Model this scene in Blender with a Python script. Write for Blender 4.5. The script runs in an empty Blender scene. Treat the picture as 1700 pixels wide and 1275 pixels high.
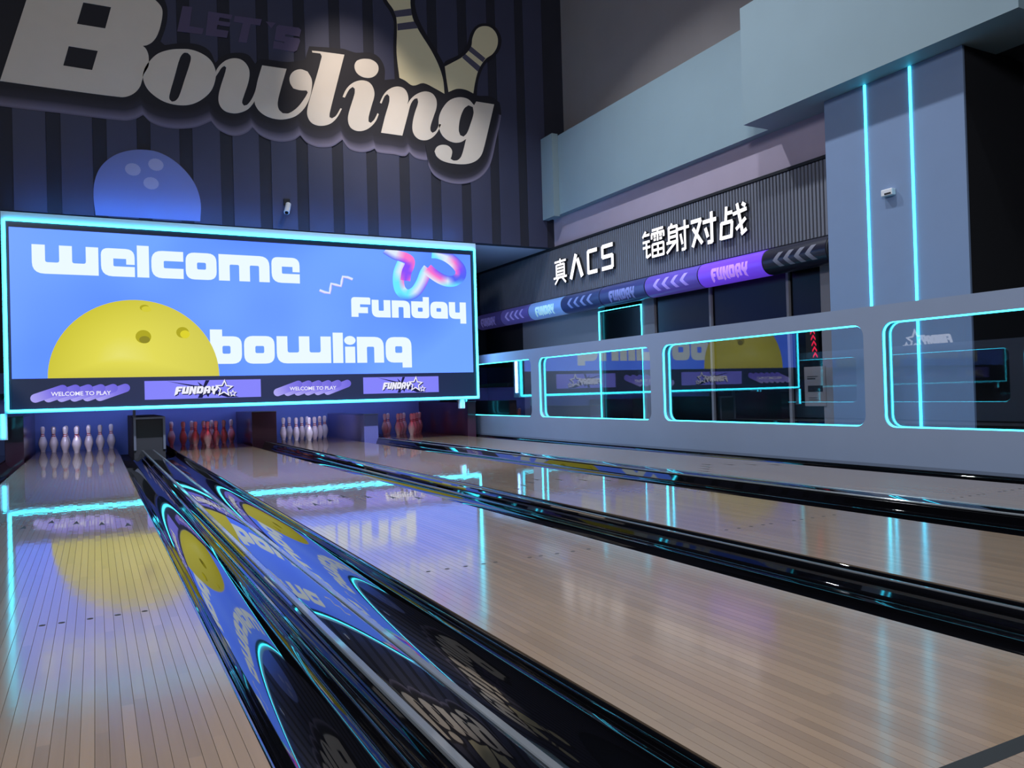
import bpy, bmesh, math, random
from mathutils import Vector, Matrix
from mathutils.geometry import tessellate_polygon
random.seed(7)
C = bpy.context.scene.collection
PI = math.pi

# ------------------------------------------------------------------ camera
F, YAW, PITCH, ROLL, H = 1315.64, 0.484879, 0.010082, -0.028019, 0.70206
fw = Vector((math.sin(YAW)*math.cos(PITCH), math.cos(YAW)*math.cos(PITCH), math.sin(PITCH)))
rt0 = Vector((math.cos(YAW), -math.sin(YAW), 0)); up0 = rt0.cross(fw)
rt = rt0*math.cos(ROLL) + up0*math.sin(ROLL); up = up0*math.cos(ROLL) - rt0*math.sin(ROLL)
cd = bpy.data.cameras.new('camera'); cam = bpy.data.objects.new('camera', cd); C.objects.link(cam)
cd.sensor_width = 36; cd.lens = F*36/1700; cd.clip_start = 0.02; cd.clip_end = 100
M = Matrix((rt, up, -fw)).transposed().to_4x4(); M.translation = Vector((0, 0, H)); cam.matrix_world = M
S = bpy.context.scene; S.camera = cam
S.view_settings.view_transform = 'Standard'; S.view_settings.look = 'None'
S.view_settings.exposure = 0.0; S.view_settings.gamma = 1; S.view_settings.use_curve_mapping = False
S.cycles.max_bounces = 8; S.cycles.diffuse_bounces = 3; S.cycles.glossy_bounces = 4
S.cycles.transparent_max_bounces = 12; S.cycles.caustics_reflective = False; S.cycles.caustics_refractive = False
S.cycles.sample_clamp_indirect = 6

# ------------------------------------------------------------------ world, room lamps and added fill lights
w = bpy.data.worlds.new('world'); S.world = w; w.use_nodes = True
w.node_tree.nodes['Background'].inputs[0].default_value = (0.25, 0.27, 0.36, 1)
w.node_tree.nodes['Background'].inputs[1].default_value = 0.12

def lin(c):
    return tuple(((v/255)/12.92 if v/255 <= .04045 else (((v/255)+.055)/1.055)**2.4) for v in c) + (1,)

def area(name, loc, target, size, power, col, spread=180, sy=None):
    l = bpy.data.lights.new(name, 'AREA'); l.energy = power; l.color = col
    l.shape = 'RECTANGLE' if sy else 'DISK'; l.size = size; l.spread = math.radians(spread)
    if sy: l.size_y = sy
    o = bpy.data.objects.new(name, l); C.objects.link(o); o.location = loc
    o.rotation_euler = (Vector(target)-Vector(loc)).to_track_quat('-Z', 'Y').to_euler()
    return o

def spot(name, loc, target, power, col, angle, blend=.6, rad=.06):
    l = bpy.data.lights.new(name, 'SPOT'); l.energy = power; l.color = col
    l.spot_size = math.radians(angle); l.spot_blend = blend; l.shadow_soft_size = rad
    o = bpy.data.objects.new(name, l); C.objects.link(o); o.location = loc
    o.rotation_euler = (Vector(target)-Vector(loc)).to_track_quat('-Z', 'Y').to_euler()
    return o

for (x, y, e) in ((4.3, -1.0, 20), (4.3, 2.2, 26), (4.3, 5.4, 85), (4.3, 8.6, 150),
                  (0.4, -1.0, 130), (0.4, 2.2, 130), (0.4, 5.4, 60)):
    area('ceiling_lamp', (x, y, 7.85), (x+.4, y, 0), .22, e, (.86, .93, 1.0), 112)
area('soft_fill', (-4.6, -2.6, 5.6), (5.5, 9, 2.6), 1.6, 250, (.90, .93, 1.0), 120)  # added soft fill from behind the camera, lifts the right side
spot('fill_spot', (2.2, 5.0, 7.8), (2.3, 9.6, 0), 6000, (.72, .78, 1.0), 50, .7)  # added spot without a fixture, brightens the far lanes
spot('fill_spot', (2.6, 6.4, 7.8), (6.0, 9.6, .6), 1100, (.5, .74, 1.0), 44, .8)  # another added spot, brightens the far stretch of the rail wall
spot('mural_spot', (2.9, 9.0, 7.7), (3.7, 11.95, 5.35), 520, (1, .88, .76), 38, 1.0)
spot('mural_spot', (4.9, 9.0, 7.7), (4.9, 11.95, 4.5), 190, (1, .9, .82), 36, 1.0)

# ------------------------------------------------------------------ pixel rays (target frame 1700 x 1275) to points on real planes
def ray(x, y): return fw + rt*((x-850)/F) - up*((y-637.5)/F)
def onX(x, y, X): d = ray(x, y); t = X/d.x; return Vector((0, 0, H)) + d*t
def onY(x, y, Y): d = ray(x, y); t = Y/d.y; return Vector((0, 0, H)) + d*t

# ------------------------------------------------------------------ materials
def nmat(name):
    m = bpy.data.materials.new(name); m.use_nodes = True
    return m, m.node_tree, m.node_tree.nodes['Principled BSDF']

def mat(name, rgb, rough=.5, metal=0, ior=None, coat=0, coat_rough=.05, noise=0, nscale=4, emit=0, ecol=None):
    m, t, b = nmat(name)
    b.inputs['Base Color'].default_value = lin(rgb); b.inputs['Roughness'].default_value = rough
    b.inputs['Metallic'].default_value = metal
    if ior: b.inputs['IOR'].default_value = ior
    if coat: b.inputs['Coat Weight'].default_value = coat; b.inputs['Coat Roughness'].default_value = coat_rough
    if emit:
        b.inputs['Emission Color'].default_value = lin(ecol or rgb); b.inputs['Emission Strength'].default_value = emit
    if noise:
        tc = t.nodes.new('ShaderNodeTexCoord'); n = t.nodes.new('ShaderNodeTexNoise'); n.inputs['Scale'].default_value = nscale
        n.inputs['Detail'].default_value = 5
        mp = t.nodes.new('ShaderNodeMapRange'); mp.inputs['To Min'].default_value = 1-noise; mp.inputs['To Max'].default_value = 1+noise
        mx = t.nodes.new('ShaderNodeMix'); mx.data_type = 'RGBA'; mx.blend_type = 'MULTIPLY'; mx.inputs[0].default_value = 1
        t.links.new(tc.outputs['Object'], n.inputs['Vector']); t.links.new(n.outputs['Fac'], mp.inputs['Value'])
        mx.inputs[6].default_value = lin(rgb); t.links.new(mp.outputs[0], mx.inputs[7]); t.links.new(mx.outputs[2], b.inputs['Base Color'])
    return m

def emit(name, col, s, is_lin=False):
    m = bpy.data.materials.new(name); m.use_nodes = True; t = m.node_tree; t.nodes.clear()
    o = t.nodes.new('ShaderNodeOutputMaterial'); e = t.nodes.new('ShaderNodeEmission')
    e.inputs[0].default_value = (col + (1,)) if is_lin else lin(col); e.inputs[1].default_value = s
    t.links.new(e.outputs[0], o.inputs[0]); return m

def ramp_mat(name, stops, attr='grad', emission=None, rough=.7):
    """printed or screen gradient: the 'grad' UV's v drives a colour ramp"""
    m, t, b = nmat(name)
    uv = t.nodes.new('ShaderNodeUVMap'); uv.uv_map = attr
    sp = t.nodes.new('ShaderNodeSeparateXYZ'); r = t.nodes.new('ShaderNodeValToRGB')
    t.links.new(uv.outputs[0], sp.inputs[0]); t.links.new(sp.outputs[1], r.inputs[0])
    els = r.color_ramp.elements
    while len(els) < len(stops): els.new(.5)
    for e, (p, c) in zip(els, stops): e.position = p; e.color = lin(c)
    b.inputs['Roughness'].default_value = rough
    if emission:
        b.inputs['Base Color'].default_value = (0.01, .01, .01, 1)
        t.links.new(r.outputs[0], b.inputs['Emission Color']); b.inputs['Emission Strength'].default_value = emission
    else: t.links.new(r.outputs[0], b.inputs['Base Color'])
    return m

def wood_mat(name, ca, cb, coat=1.0):
    m, t, b = nmat(name); N = t.nodes.new; L = t.links.new
    tc = N('ShaderNodeTexCoord'); sep = N('ShaderNodeSeparateXYZ'); L(tc.outputs['Object'], sep.inputs[0])
    oi = N('ShaderNodeObjectInfo')
    ad = N('ShaderNodeMath'); ad.operation = 'MULTIPLY_ADD'; L(oi.outputs['Random'], ad.inputs[0]); ad.inputs[1].default_value = 37; 
    dv = N('ShaderNodeMath'); dv.operation = 'DIVIDE'; L(sep.outputs[1], dv.inputs[0]); dv.inputs[1].default_value = 1.05
    L(dv.outputs[0], ad.inputs[2])
    fl = N('ShaderNodeMath'); fl.operation = 'FLOOR'; L(ad.outputs[0], fl.inputs[0])
    wn = N('ShaderNodeTexWhiteNoise'); wn.noise_dimensions = '2D'
    cb2 = N('ShaderNodeCombineXYZ'); L(fl.outputs[0], cb2.inputs[0]); L(oi.outputs['Random'], cb2.inputs[1]); L(cb2.outputs[0], wn.inputs['Vector'])
    # grain stretched along the board
    mp = N('ShaderNodeMapping'); mp.inputs['Scale'].default_value = (90, 2.2, 60); L(tc.outputs['Object'], mp.inputs[0])
    off = N('ShaderNodeCombineXYZ'); L(ad.outputs[0], off.inputs[1]); L(off.outputs[0], mp.inputs['Location'])
    gn = N('ShaderNodeTexNoise'); gn.inputs['Scale'].default_value = 1; gn.inputs['Detail'].default_value = 4; L(mp.outputs[0], gn.inputs['Vector'])
    mxf = N('ShaderNodeMath'); mxf.operation = 'MULTIPLY_ADD'; L(wn.outputs['Value'], mxf.inputs[0]); mxf.inputs[1].default_value = .62
    gs = N('ShaderNodeMath'); gs.operation = 'MULTIPLY'; L(gn.outputs['Fac'], gs.inputs[0]); gs.inputs[1].default_value = .38; L(gs.outputs[0], mxf.inputs[2])
    mix = N('ShaderNodeMix'); mix.data_type = 'RGBA'; mix.inputs[6].default_value = lin(ca); mix.inputs[7].default_value = lin(cb)
    L(mxf.outputs[0], mix.inputs[0]); L(mix.outputs[2], b.inputs['Base Color'])
    b.inputs['Roughness'].default_value = .42; b.inputs['Coat Weight'].default_value = coat; b.inputs['Coat Roughness'].default_value = .07
    b.inputs['Coat IOR'].default_value = 1.46
    rr = N('ShaderNodeMapRange'); rr.inputs['From Min'].default_value = 1.0; rr.inputs['From Max'].default_value = 4.6
    rr.inputs['To Min'].default_value = .125; rr.inputs['To Max'].default_value = .03; L(sep.outputs[1], rr.inputs['Value']); L(rr.outputs[0], b.inputs['Coat Roughness'])
    # slight unevenness of the lacquer
    ob = N('ShaderNodeMapping'); ob.inputs['Scale'].default_value = (3, 9, 3); L(tc.outputs['Object'], ob.inputs[0])
    o2 = N('ShaderNodeCombineXYZ'); L(ad.outputs[0], o2.inputs[0]); L(o2.outputs[0], ob.inputs['Location'])
    bn = N('ShaderNodeTexNoise'); bn.inputs['Scale'].default_value = 1; bn.inputs['Detail'].default_value = 2; L(ob.outputs[0], bn.inputs['Vector'])
    bp = N('ShaderNodeBump'); bp.inputs['Strength'].default_value = .10; bp.inputs['Distance'].default_value = .004; L(bn.outputs['Fac'], bp.inputs['Height'])
    L(bp.outputs[0], b.inputs['Coat Normal']); L(bp.outputs[0], b.inputs['Normal'])
    return m

def glass_mat(name, tint, ior):
    m = bpy.data.materials.new(name); m.use_nodes = True; t = m.node_tree; t.nodes.clear(); N = t.nodes.new
    o = N('ShaderNodeOutputMaterial'); mx = N('ShaderNodeMixShader'); tr = N('ShaderNodeBsdfTransparent'); gl = N('ShaderNodeBsdfGlossy')
    gl.inputs['Roughness'].default_value = 0.0
    lw_ = N('ShaderNodeLayerWeight'); lw_.inputs[0].default_value = .5
    pw = N('ShaderNodeMath'); pw.operation = 'POWER'; pw.inputs[1].default_value = 3.2; t.links.new(lw_.outputs['Facing'], pw.inputs[0])
    fr = N('ShaderNodeMath'); fr.operation = 'MULTIPLY_ADD'; fr.inputs[1].default_value = 1-ior; fr.inputs[2].default_value = ior; t.links.new(pw.outputs[0], fr.inputs[0])
    tr.inputs[0].default_value = lin(tint)
    t.links.new(fr.outputs[0], mx.inputs[0]); t.links.new(tr.outputs[0], mx.inputs[1]); t.links.new(gl.outputs[0], mx.inputs[2]); t.links.new(mx.outputs[0], o.inputs[0])
    return m

m_black = mat('dark_floor', (14, 14, 17), .5)
m_gutter = mat('gloss_black_gutter', (5, 5, 7), .025, ior=2.1)
m_cap = mat('gloss_black_panel', (6, 6, 9), .02, ior=2.1)
m_strip = mat('clear_edge_strip', (88, 90, 94), .3, 0, coat=.6)
m_wood = wood_mat('lane_maple', (110, 88, 68), (136, 111, 87))
m_approach = wood_mat('approach_maple', (112, 95, 82), (140, 120, 104))
m_mark = mat('dark_inlay', (22, 16, 13), .6)
m_foul = mat('foul_black', (12, 13, 15), .6)
m_muralwall = mat('mural_wall_dark', (36, 37, 52), .75, noise=.2, nscale=3)
m_muralpanel = mat('mural_panel_slate', (60, 62, 88), .62, noise=.14, nscale=2)
m_cream = mat('mural_cream', (226, 216, 206), .7, noise=.04)
m_creampin = mat('mural_pin_cream', (232, 222, 186), .7)
m_muraldark = mat('mural_shadow_ink', (27, 25, 36), .7)
m_muralstripe = mat('mural_stripe_slate', (84, 82, 104), .7)
m_muralball = mat('mural_ball_blue', (120, 132, 190), .7)
m_muralhole = mat('mural_hole_lilac', (168, 170, 205), .7)
m_lets = mat('mural_lilac', (86, 76, 110), .7)
m_paint = mat('painted_plaster', (190, 192, 205), .6, noise=.05, nscale=2)
m_beam = mat('pale_teal_paint', (138, 158, 168), .6, noise=.05, nscale=2)
m_upper = mat('dark_taupe_paint', (140, 132, 132), .8, noise=.12, nscale=1.2)
m_pink = mat('mauve_grey_paint', (168, 154, 172), .75, noise=.05)
m_column = mat('column_grey_paint', (122, 142, 176), .6, noise=.04)
m_rail = mat('rail_satin_grey', (134, 146, 170), .45, noise=.05, nscale=3)
m_dark = mat('dark_paint', (26, 26, 32), .7)
m_darkroom = mat('unlit_room_black', (12, 12, 16), .8)
m_grey = mat('mid_grey_wall', (136, 132, 140), .8)
m_pit = mat('pit_curtain_navy', (92, 112, 176), .9)
m_maroon = mat('kickback_maroon', (60, 30, 48), .3, coat=.6)
m_kick = mat('kickback_slate', (92, 92, 150), .3, coat=.3)
m_frame = mat('grey_metal_frame', (120, 124, 140), .35, .6)
m_slat = mat('fascia_slat', (112, 114, 126), .55)
m_slatback = mat('fascia_backing', (46, 46, 54), .7)
m_white = mat('white_plastic', (222, 222, 228), .4)
m_pin = mat('pin_white', (226, 222, 226), .25, coat=.8)
m_red = mat('pin_red_stripe', (170, 24, 36), .3, coat=.6)
m_bezel = mat('screen_bezel', (28, 34, 58), .4)
m_frameband = mat('screen_frame_band', (205, 222, 250), .45)
m_cyan = emit('cyan_tube', (.036, .58, .78), 9.0, True)
m_cyan2 = emit('cyan_strip', (.04, .56, .80), 6.5, True)
m_letter = emit('sign_white', (250, 248, 255), 1.7)
m_lettersolid = mat('letter_return', (40, 40, 44), .5)
m_redled = emit('red_led', (255, 40, 80), 1.0)
m_winglass = glass_mat('tinted_glass', (246, 249, 252), .10)
m_shopglass = mat('black_glass', (9, 9, 13), .22, ior=1.3)

# ------------------------------------------------------------------ mesh building
class MB:
    def __init__(s): s.v = []; s.f = []; s.sm = []; s.uv = None
    def add(s, vs, fs, smooth=False):
        o = len(s.v); s.v += [tuple(v) for v in vs]; s.f += [tuple(i+o for i in f) for f in fs]; s.sm += [smooth]*len(fs); return s
    def box(s, x0, x1, y0, y1, z0, z1):
        return s.add([(x0,y0,z0),(x1,y0,z0),(x1,y1,z0),(x0,y1,z0),(x0,y0,z1),(x1,y0,z1),(x1,y1,z1),(x0,y1,z1)],
              [(3,2,1,0),(4,5,6,7),(0,1,5,4),(1,2,6,5),(2,3,7,6),(3,0,4,7)])
    def bevbox(s, x0, x1, y0, y1, z0, z1, b):
        bm = bmesh.new(); bmesh.ops.create_cube(bm, size=1)
        for v in bm.verts: v.co = Vector(((x0+x1)/2+v.co.x*(x1-x0), (y0+y1)/2+v.co.y*(y1-y0), (z0+z1)/2+v.co.z*(z1-z0)))
        bmesh.ops.bevel(bm, geom=bm.edges[:], offset=b, segments=2, affect='EDGES', profile=.5)
        bm.verts.index_update(); s.add([v.co[:] for v in bm.verts], [[v.index for v in f.verts] for f in bm.faces]); bm.free(); return s
    def sweep(s, prof, y0, y1, closed=True, smooth=False, ny=1):
        """profile of (x,z), clockwise seen from -y, run along Y"""
        n = len(prof); vs = []
        for k in range(ny+1):
            y = y0+(y1-y0)*k/ny; vs += [(x, y, z) for x, z in prof]
        fs = []
        for k in range(ny):
            for i in range(n if closed else n-1):
                j = (i+1) % n; fs.append((k*n+i, k*n+j, (k+1)*n+j, (k+1)*n+i))
        s.add(vs, fs, smooth)
        if closed: s.add([(x, y0, z) for x, z in prof], [tuple(reversed(range(n)))]); s.add([(x, y1, z) for x, z in prof], [tuple(range(n))])
        return s
    def tube(s, pts, r, n=8, closed=False, smooth=True):
        pts = [Vector(p) for p in pts]; m = len(pts); vs = []
        for i, p in enumerate(pts):
            a = pts[(i-1) % m] if (closed or i > 0) else p; b = pts[(i+1) % m] if (closed or i < m-1) else p
            d = (b-a).normalized(); ref = Vector((0, 0, 1)) if abs(d.z) < .9 else Vector((0, 1, 0))
            if abs(d.x) < 1e-6 and closed: ref = Vector((1, 0, 0))
            u = d.cross(ref).normalized(); q = d.cross(u)
            for k in range(n):
                an = 2*PI*k/n; vs.append(p + u*(r*math.cos(an)) + q*(r*math.sin(an)))
        fs = []
        for i in range(m if closed else m-1):
            for k in range(n):
                fs.append((i*n+k, i*n+(k+1) % n, ((i+1) % m)*n+(k+1) % n, ((i+1) % m)*n+k))
        s.add(vs, fs, smooth)
        if not closed:
            s.add(vs[:n], [tuple(reversed(range(n)))]); s.add(vs[-n:], [tuple(range(n))])
        return s
    def lathe(s, prof, n=20, c=(0, 0, 0)):
        vs = []; m = len(prof)
        for r, z in prof:
            for k in range(n): a = 2*PI*k/n; vs.append((c[0]+r*math.cos(a), c[1]+r*math.sin(a), c[2]+z))
        fs = [(i*n+k, i*n+(k+1) % n, (i+1)*n+(k+1) % n, (i+1)*n+k) for i in range(m-1) for k in range(n)]
        s.add(vs, fs, True)
        s.add(vs[:n], [tuple(reversed(range(n)))]); s.add(vs[-n:], [tuple(range(n))]); return s
    def poly(s, loops, fr, n0, n1):
        """flat shape (outer loop, then holes; 2-D) on a frame, from n0 to n1 proud of it"""
        LL = []
        for i, l in enumerate(loops):
            a = sum(l[k][0]*l[(k+1) % len(l)][1]-l[(k+1) % len(l)][0]*l[k][1] for k in range(len(l)))
            LL.append(list(l) if (a > 0) == (i == 0) else list(reversed(l)))
        tri = tessellate_polygon([[Vector((x, y, 0)) for x, y in l] for l in LL])
        flat = [p for l in LL for p in l]
        def orient(t):
            a, b, c = (flat[i] for i in t)
            return t if (b[0]-a[0])*(c[1]-a[1])-(c[0]-a[0])*(b[1]-a[1]) > 0 else (t[2], t[1], t[0])
        tri = [orient(t) for t in tri]
        s.add([fr(x, y, n1) for x, y in flat], tri); s.add([fr(x, y, n0) for x, y in flat], [tuple(reversed(t)) for t in tri])
        for l in LL:
            n = len(l); s.add([fr(x, y, n0) for x, y in l]+[fr(x, y, n1) for x, y in l], [(i, (i+1) % n, n+(i+1) % n, n+i) for i in range(n)])
        return s
    def poly_bent(s, loops, fr, n, step):
        """flat shape cut into strips so that it can follow a curved frame"""
        t = MB().poly(loops, lambda u, v, k: (u, v, k), 0, 1); k = len(t.v)
        bm = bmesh.new(); vs = [bm.verts.new(p) for p in t.v[:sum(len(l) for l in loops)]]
        for f in t.f:
            if len(f) == 3 and max(f) < len(vs):
                try: bm.faces.new([vs[i] for i in f])
                except ValueError: pass
        v0 = min(v.co.y for v in bm.verts); v1 = max(v.co.y for v in bm.verts); q = v0+step
        while q < v1:
            bmesh.ops.bisect_plane(bm, geom=bm.verts[:]+bm.edges[:]+bm.faces[:], plane_co=(0, q, 0), plane_no=(0, 1, 0)); q += step
        bm.verts.index_update()
        s.add([fr(v.co.x, v.co.y, n) for v in bm.verts], [[v.index for v in f.verts] for f in bm.faces]); bm.free(); return s
    def mesh(s, name, mats):
        me = bpy.data.meshes.new(name); me.from_pydata(s.v, [], s.f); me.update()
        for p, q in zip(me.polygons, s.sm): p.use_smooth = q
        for m_ in (mats if isinstance(mats, (list, tuple)) else [mats]): me.materials.append(m_)
        return me
    def build(s, name, mats, parent=None, world=True):
        me = s.mesh(name, mats); o = bpy.data.objects.new(name, me); C.objects.link(o)
        if parent is not None: attach(o, parent, world)
        return o

WL = {}
def attach(o, parent, world=True):
    o.parent = parent; l = WL.get(parent.name, Vector((0, 0, 0)))
    if world: o.data.transform(Matrix.Translation(-l))
    WL[o.name] = l
def thing(name, label, cat, loc=(0, 0, 0), group=None):
    o = bpy.data.objects.new(name, None); C.objects.link(o); o.location = loc; o.empty_display_size = .1
    o['label'] = label; o['category'] = cat
    if group: o['group'] = group
    WL[o.name] = Vector(loc); return o
def tag(o, label, cat, group=None):
    o['label'] = label; o['category'] = cat
    if group: o['group'] = group
    return o
def struct(name, mb, m):
    o = mb.build(name, m); o['kind'] = 'structure'; return o
def frY(Y): return lambda u, v, n: (u, Y-n, v)
def frX(X): return lambda u, v, n: (X-n, -u, v)
def frZ(Z): return lambda u, v, n: (u, v, Z+n)

def smooth(pts, sub=4, ang=50):
    n = len(pts); out = []
    def corner(i):
        a = Vector(pts[i])-Vector(pts[i-1]); b = Vector(pts[(i+1) % n])-Vector(pts[i])
        return a.length < 1e-9 or b.length < 1e-9 or a.angle(b) > math.radians(ang)
    cs = [corner(i) for i in range(n)]
    for i in range(n):
        j = (i+1) % n; p, q = Vector(pts[i]), Vector(pts[j])
        L = (q-p).length
        def tan(k, first):
            if cs[k]: return (q-p)
            d = (Vector(pts[(k+1) % n])-Vector(pts[k-1]))
            return d.normalized()*L if d.length > 0 else (q-p)
        t0, t1 = tan(i, 1), tan(j, 0)
        if cs[i] and cs[j]: out.append(tuple(p)); continue
        for k in range(sub):
            t = k/sub; h1 = 2*t**3-3*t*t+1; h2 = t**3-2*t*t+t; h3 = -2*t**3+3*t*t; h4 = t**3-t*t
            out.append(tuple(p*h1+t0*h2+q*h3+t1*h4))
    return out

def rnd(pts, n=5):
    """polygon points (x, y) or (x, y, radius): rounds the given corners"""
    out = []; m = len(pts)
    for i, p in enumerate(pts):
        if len(p) < 3: out.append(tuple(p)); continue
        P = Vector(p[:2]); a = (Vector(pts[i-1][:2])-P).normalized(); b = (Vector(pts[(i+1) % m][:2])-P).normalized(); r = p[2]
        A, B = P+a*r, P+b*r
        for k in range(n+1):
            t = k/n; q = A*((1-t)**2)+P*(2*t*(1-t))+B*(t*t); out.append((q.x, q.y))
    return out

# ------------------------------------------------------------------ the setting
YF, YE, YB = 0.905, 13.95, 14.35           # foul line, lane end, back of the pit
LW = 1.054; LX = (-0.771, 1.007, 2.565, 4.335)
YW = 11.95                                 # mural wall plane
struct('floor', MB().box(-6, 10, -4, 15, -.3, -.14), m_black)
struct('ceiling', MB().box(-6, 10, -4, 15, 8.3, 8.5), m_dark)
struct('wall_near', MB().box(-6, 10, -4.2, -4, -.3, 8.5), m_dark)
struct('wall_left', MB().box(-6.2, -6, -4.2, 15, -.3, 8.5), m_dark)
wb = struct('wall_back', MB().box(-6, 7.48, YW, YW+.15, 3.21, 8.3), m_muralwall)
for k in range(-9, 14):
    x0 = -.413+.541*k+.085; x1 = x0+.541-.17
    MB().bevbox(x0, min(x1, 7.44), YW-.012, YW+.004, 3.212, 8.29, .004).build('panel', m_muralpanel, wb)
struct('wall_rear', MB().box(-6, 9.5, 15.0, 15.2, -.3, 8.4), m_dark)
struct('trim_1', MB().box(5.56, 7.25, YW+.15, 15, 3.21, 3.3), m_paint)       # soffit behind the mural wall
wr = struct('wall_right', MB().box(7.48, 7.7, 3.7, YW+.2, 3.8, 8.3), m_upper)
struct('wall_right_near', MB().box(8.6, 8.8, -4, 4.4, -.3, 8.3), m_dark)
struct('trim_2', MB().box(7.22, 7.478, 5.0, YW+.15, 3.12, 3.80), m_pink)        # wall strip between fascia and beam

# beams on the right wall
bm_far = thing('ceiling_beam', 'long pale teal beam along the right wall, ending at the mural wall', 'beam', (7.1, 9, 3.72))
zb, zt = onX(925, 358, 7.1).z, onX(920, 228.5, 7.1).z
MB().box(7.1, 7.476, 5.9, YW-.02, zb, zt).build('beam_body', m_beam, bm_far)
MB().box(6.985, 7.1, 11.55, YW-.02, zb-.03, zt+.03).build('end_cap', m_beam, bm_far)
Xn = 6.70
zn = onX(1234, 208, Xn).z; yn = onX(1234, 208, Xn).y; yn2 = onX(1691, 15, Xn).y
bm_near = thing('ceiling_beam', 'deeper pale teal beam box projecting over the column with light lines', 'beam', (Xn, 4, zn))
MB().box(Xn, 7.47, yn2, yn, zn, zt).build('beam_body', m_beam, bm_near)
MB().box(Xn+.12, 8.58, -3, yn2, zn-.002, zt).build('beam_return', m_beam, bm_near)
MB().box(7.472, 8.58, yn2+.002, yn, zn+.02, zn+.12).build('soffit_panel', m_dark, bm_near)

# ------------------------------------------------------------------ lanes
NB = 39; BWID = LW/NB
bmb = MB(); h = BWID/2-.00025; cf = .0004
bmb.v = [(-h, 0, -.04), (h, 0, -.04), (h, 0, -cf), (h-cf, 0, 0), (-h+cf, 0, 0), (-h, 0, -cf)]
L_ = YE-YF-.02
bmb.v += [(x, L_, z) for x, y, z in bmb.v]
bmb.f = [(0, 1, 7, 6), (1, 2, 8, 7), (2, 3, 9, 8), (3, 4, 10, 9), (4, 5, 11, 10), (5, 0, 6, 11), (5, 4, 3, 2, 1, 0), (6, 7, 8, 9, 10, 11)]
bmb.sm = [False]*8
m_edge = mat('board_edge_raw', (96, 78, 62), .8)
board_me = bmb.mesh('board', [m_wood, m_edge])
amb = MB(); amb.sm = [False]*8; amb.f = bmb.f; amb.v = [(x, y if y == 0 else 1.9, z) for x, y, z in bmb.v]
appr_me = amb.mesh('board', [m_approach, m_edge])
for me in (board_me, appr_me):
    for k in (1, 2, 4, 5): me.polygons[k].material_index = 1
lane_lab = ('leftmost maple bowling lane, reflecting the yellow ball screen and standing pins',
            'second maple lane from the left, beside the ball return cover with red-lit pins behind',
            'third maple lane from the left with white pins, reflecting the cyan light lines',
            'rightmost maple lane running along the grey windowed rail wall')
tri_me = None
for i, x0 in enumerate(LX):
    t = thing('bowling_lane', lane_lab[i], 'lane', (x0+LW/2, YF+.02, 0), 'maple bowling lanes')
    for k in range(NB):
        o = bpy.data.objects.new('board', board_me); C.objects.link(o); o.parent = t
        o.location = (-LW/2+BWID*(k+.5), 0, 0)
    MB().box(x0, x0+LW, YF+.035, YE, -.13, -.042).build('lane_base', m_black, t)
    cx = x0+LW/2
    MB().box(x0, x0+LW, YF-.02, YF+.02, -.04, .0003).build('foul_line', m_foul, t)
    for k in range(-3, 4):
        x = cx+k*.133; y = 5.52-abs(k)*.14
        MB().poly([[(x-.017, y-.075), (x, y-.05), (x+.017, y-.075), (x, y+.075)]], frZ(0), -.001, .0004).build('arrow_marker', m_mark, t)
    for sgn in (-1, 1):
        for q in (3, 5, 8, 11, 14):
            x = cx+sgn*q*BWID
            MB().poly([[(x+.010*math.cos(a*PI/4), 2.95+.010*math.sin(a*PI/4)) for a in range(8)]], frZ(0), -.001, .0004).build('dot_marker', m_mark, t)
ap = thing('approach_floor', 'wooden approach boards at the near end before the foul line', 'floor', (2.5, -1, 0))
n_ap = int((5.84+1.2)/BWID)
for k in range(n_ap):
    o = bpy.data.objects.new('board', appr_me); C.objects.link(o); o.parent = ap
    o.location = (-1.2+BWID*(k+.5)-2.5, YF-.02-1.9+1, 0)

# gutters: curved channels
def gutter(xa, xb, label, ye=11.93):
    r = (xb-xa); prof = []
    n = 22
    for k in range(n+1):
        a = PI*k/n; prof.append((xa+r/2-(r/2-.012)*math.cos(a), -.004-.082*math.sin(a)**.85))
    prof = [(xa+.001, -.004)]+prof+[(xb-.001, -.004)]
    outer = [(xb-.001, -.12), (xa+.001, -.12)]
    g = thing('lane_gutter', label, 'gutter', ((xa+xb)/2, YF+.05, -.1), 'black lane gutters')
    mb = MB(); mb.sweep(list(reversed(prof)), YF+.05, ye, closed=False, smooth=True)
    mb.sweep([(xb-.001, -.004), (xb-.001, -.12), (xa+.001, -.12), (xa+.001, -.004)][::-1], YF+.05, ye, closed=False)
    mb.build('channel', m_gutter, g)
    mb = MB(); mb.box(xa+.001, xb-.001, YF+.035, YF+.05, -.12, -.003); mb.build('end_plate', m_gutter, g)
CAPA = (0.553, 0.708); CAPB = (3.905, 4.085); RID = (2.30, 2.336)
gutter(-1.03, -.771, 'black gutter on the left side of the leftmost lane')
gutter(.283, CAPA[0]-.02, 'black gutter right of the leftmost lane, mirroring the yellow ball')
gutter(CAPA[1]+.02, 1.007, 'black gutter left of the second lane, beside the ball return cover')
gutter(2.061, RID[0]-.012, 'black gutter right of the second lane, below the rounded divider', 12.6)
gutter(RID[1]+.012, 2.565, 'black gutter left of the third lane, behind the rounded divider', 12.6)
gutter(3.619, CAPB[0]-.02, 'black gutter right of the third lane with cyan reflections')
gutter(CAPB[1]+.02, 4.335, 'black gutter left of the rightmost lane, hidden behind the far cover')
gutter(5.389, 5.63, 'black gutter between the rightmost lane and the grey rail wall')

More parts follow.
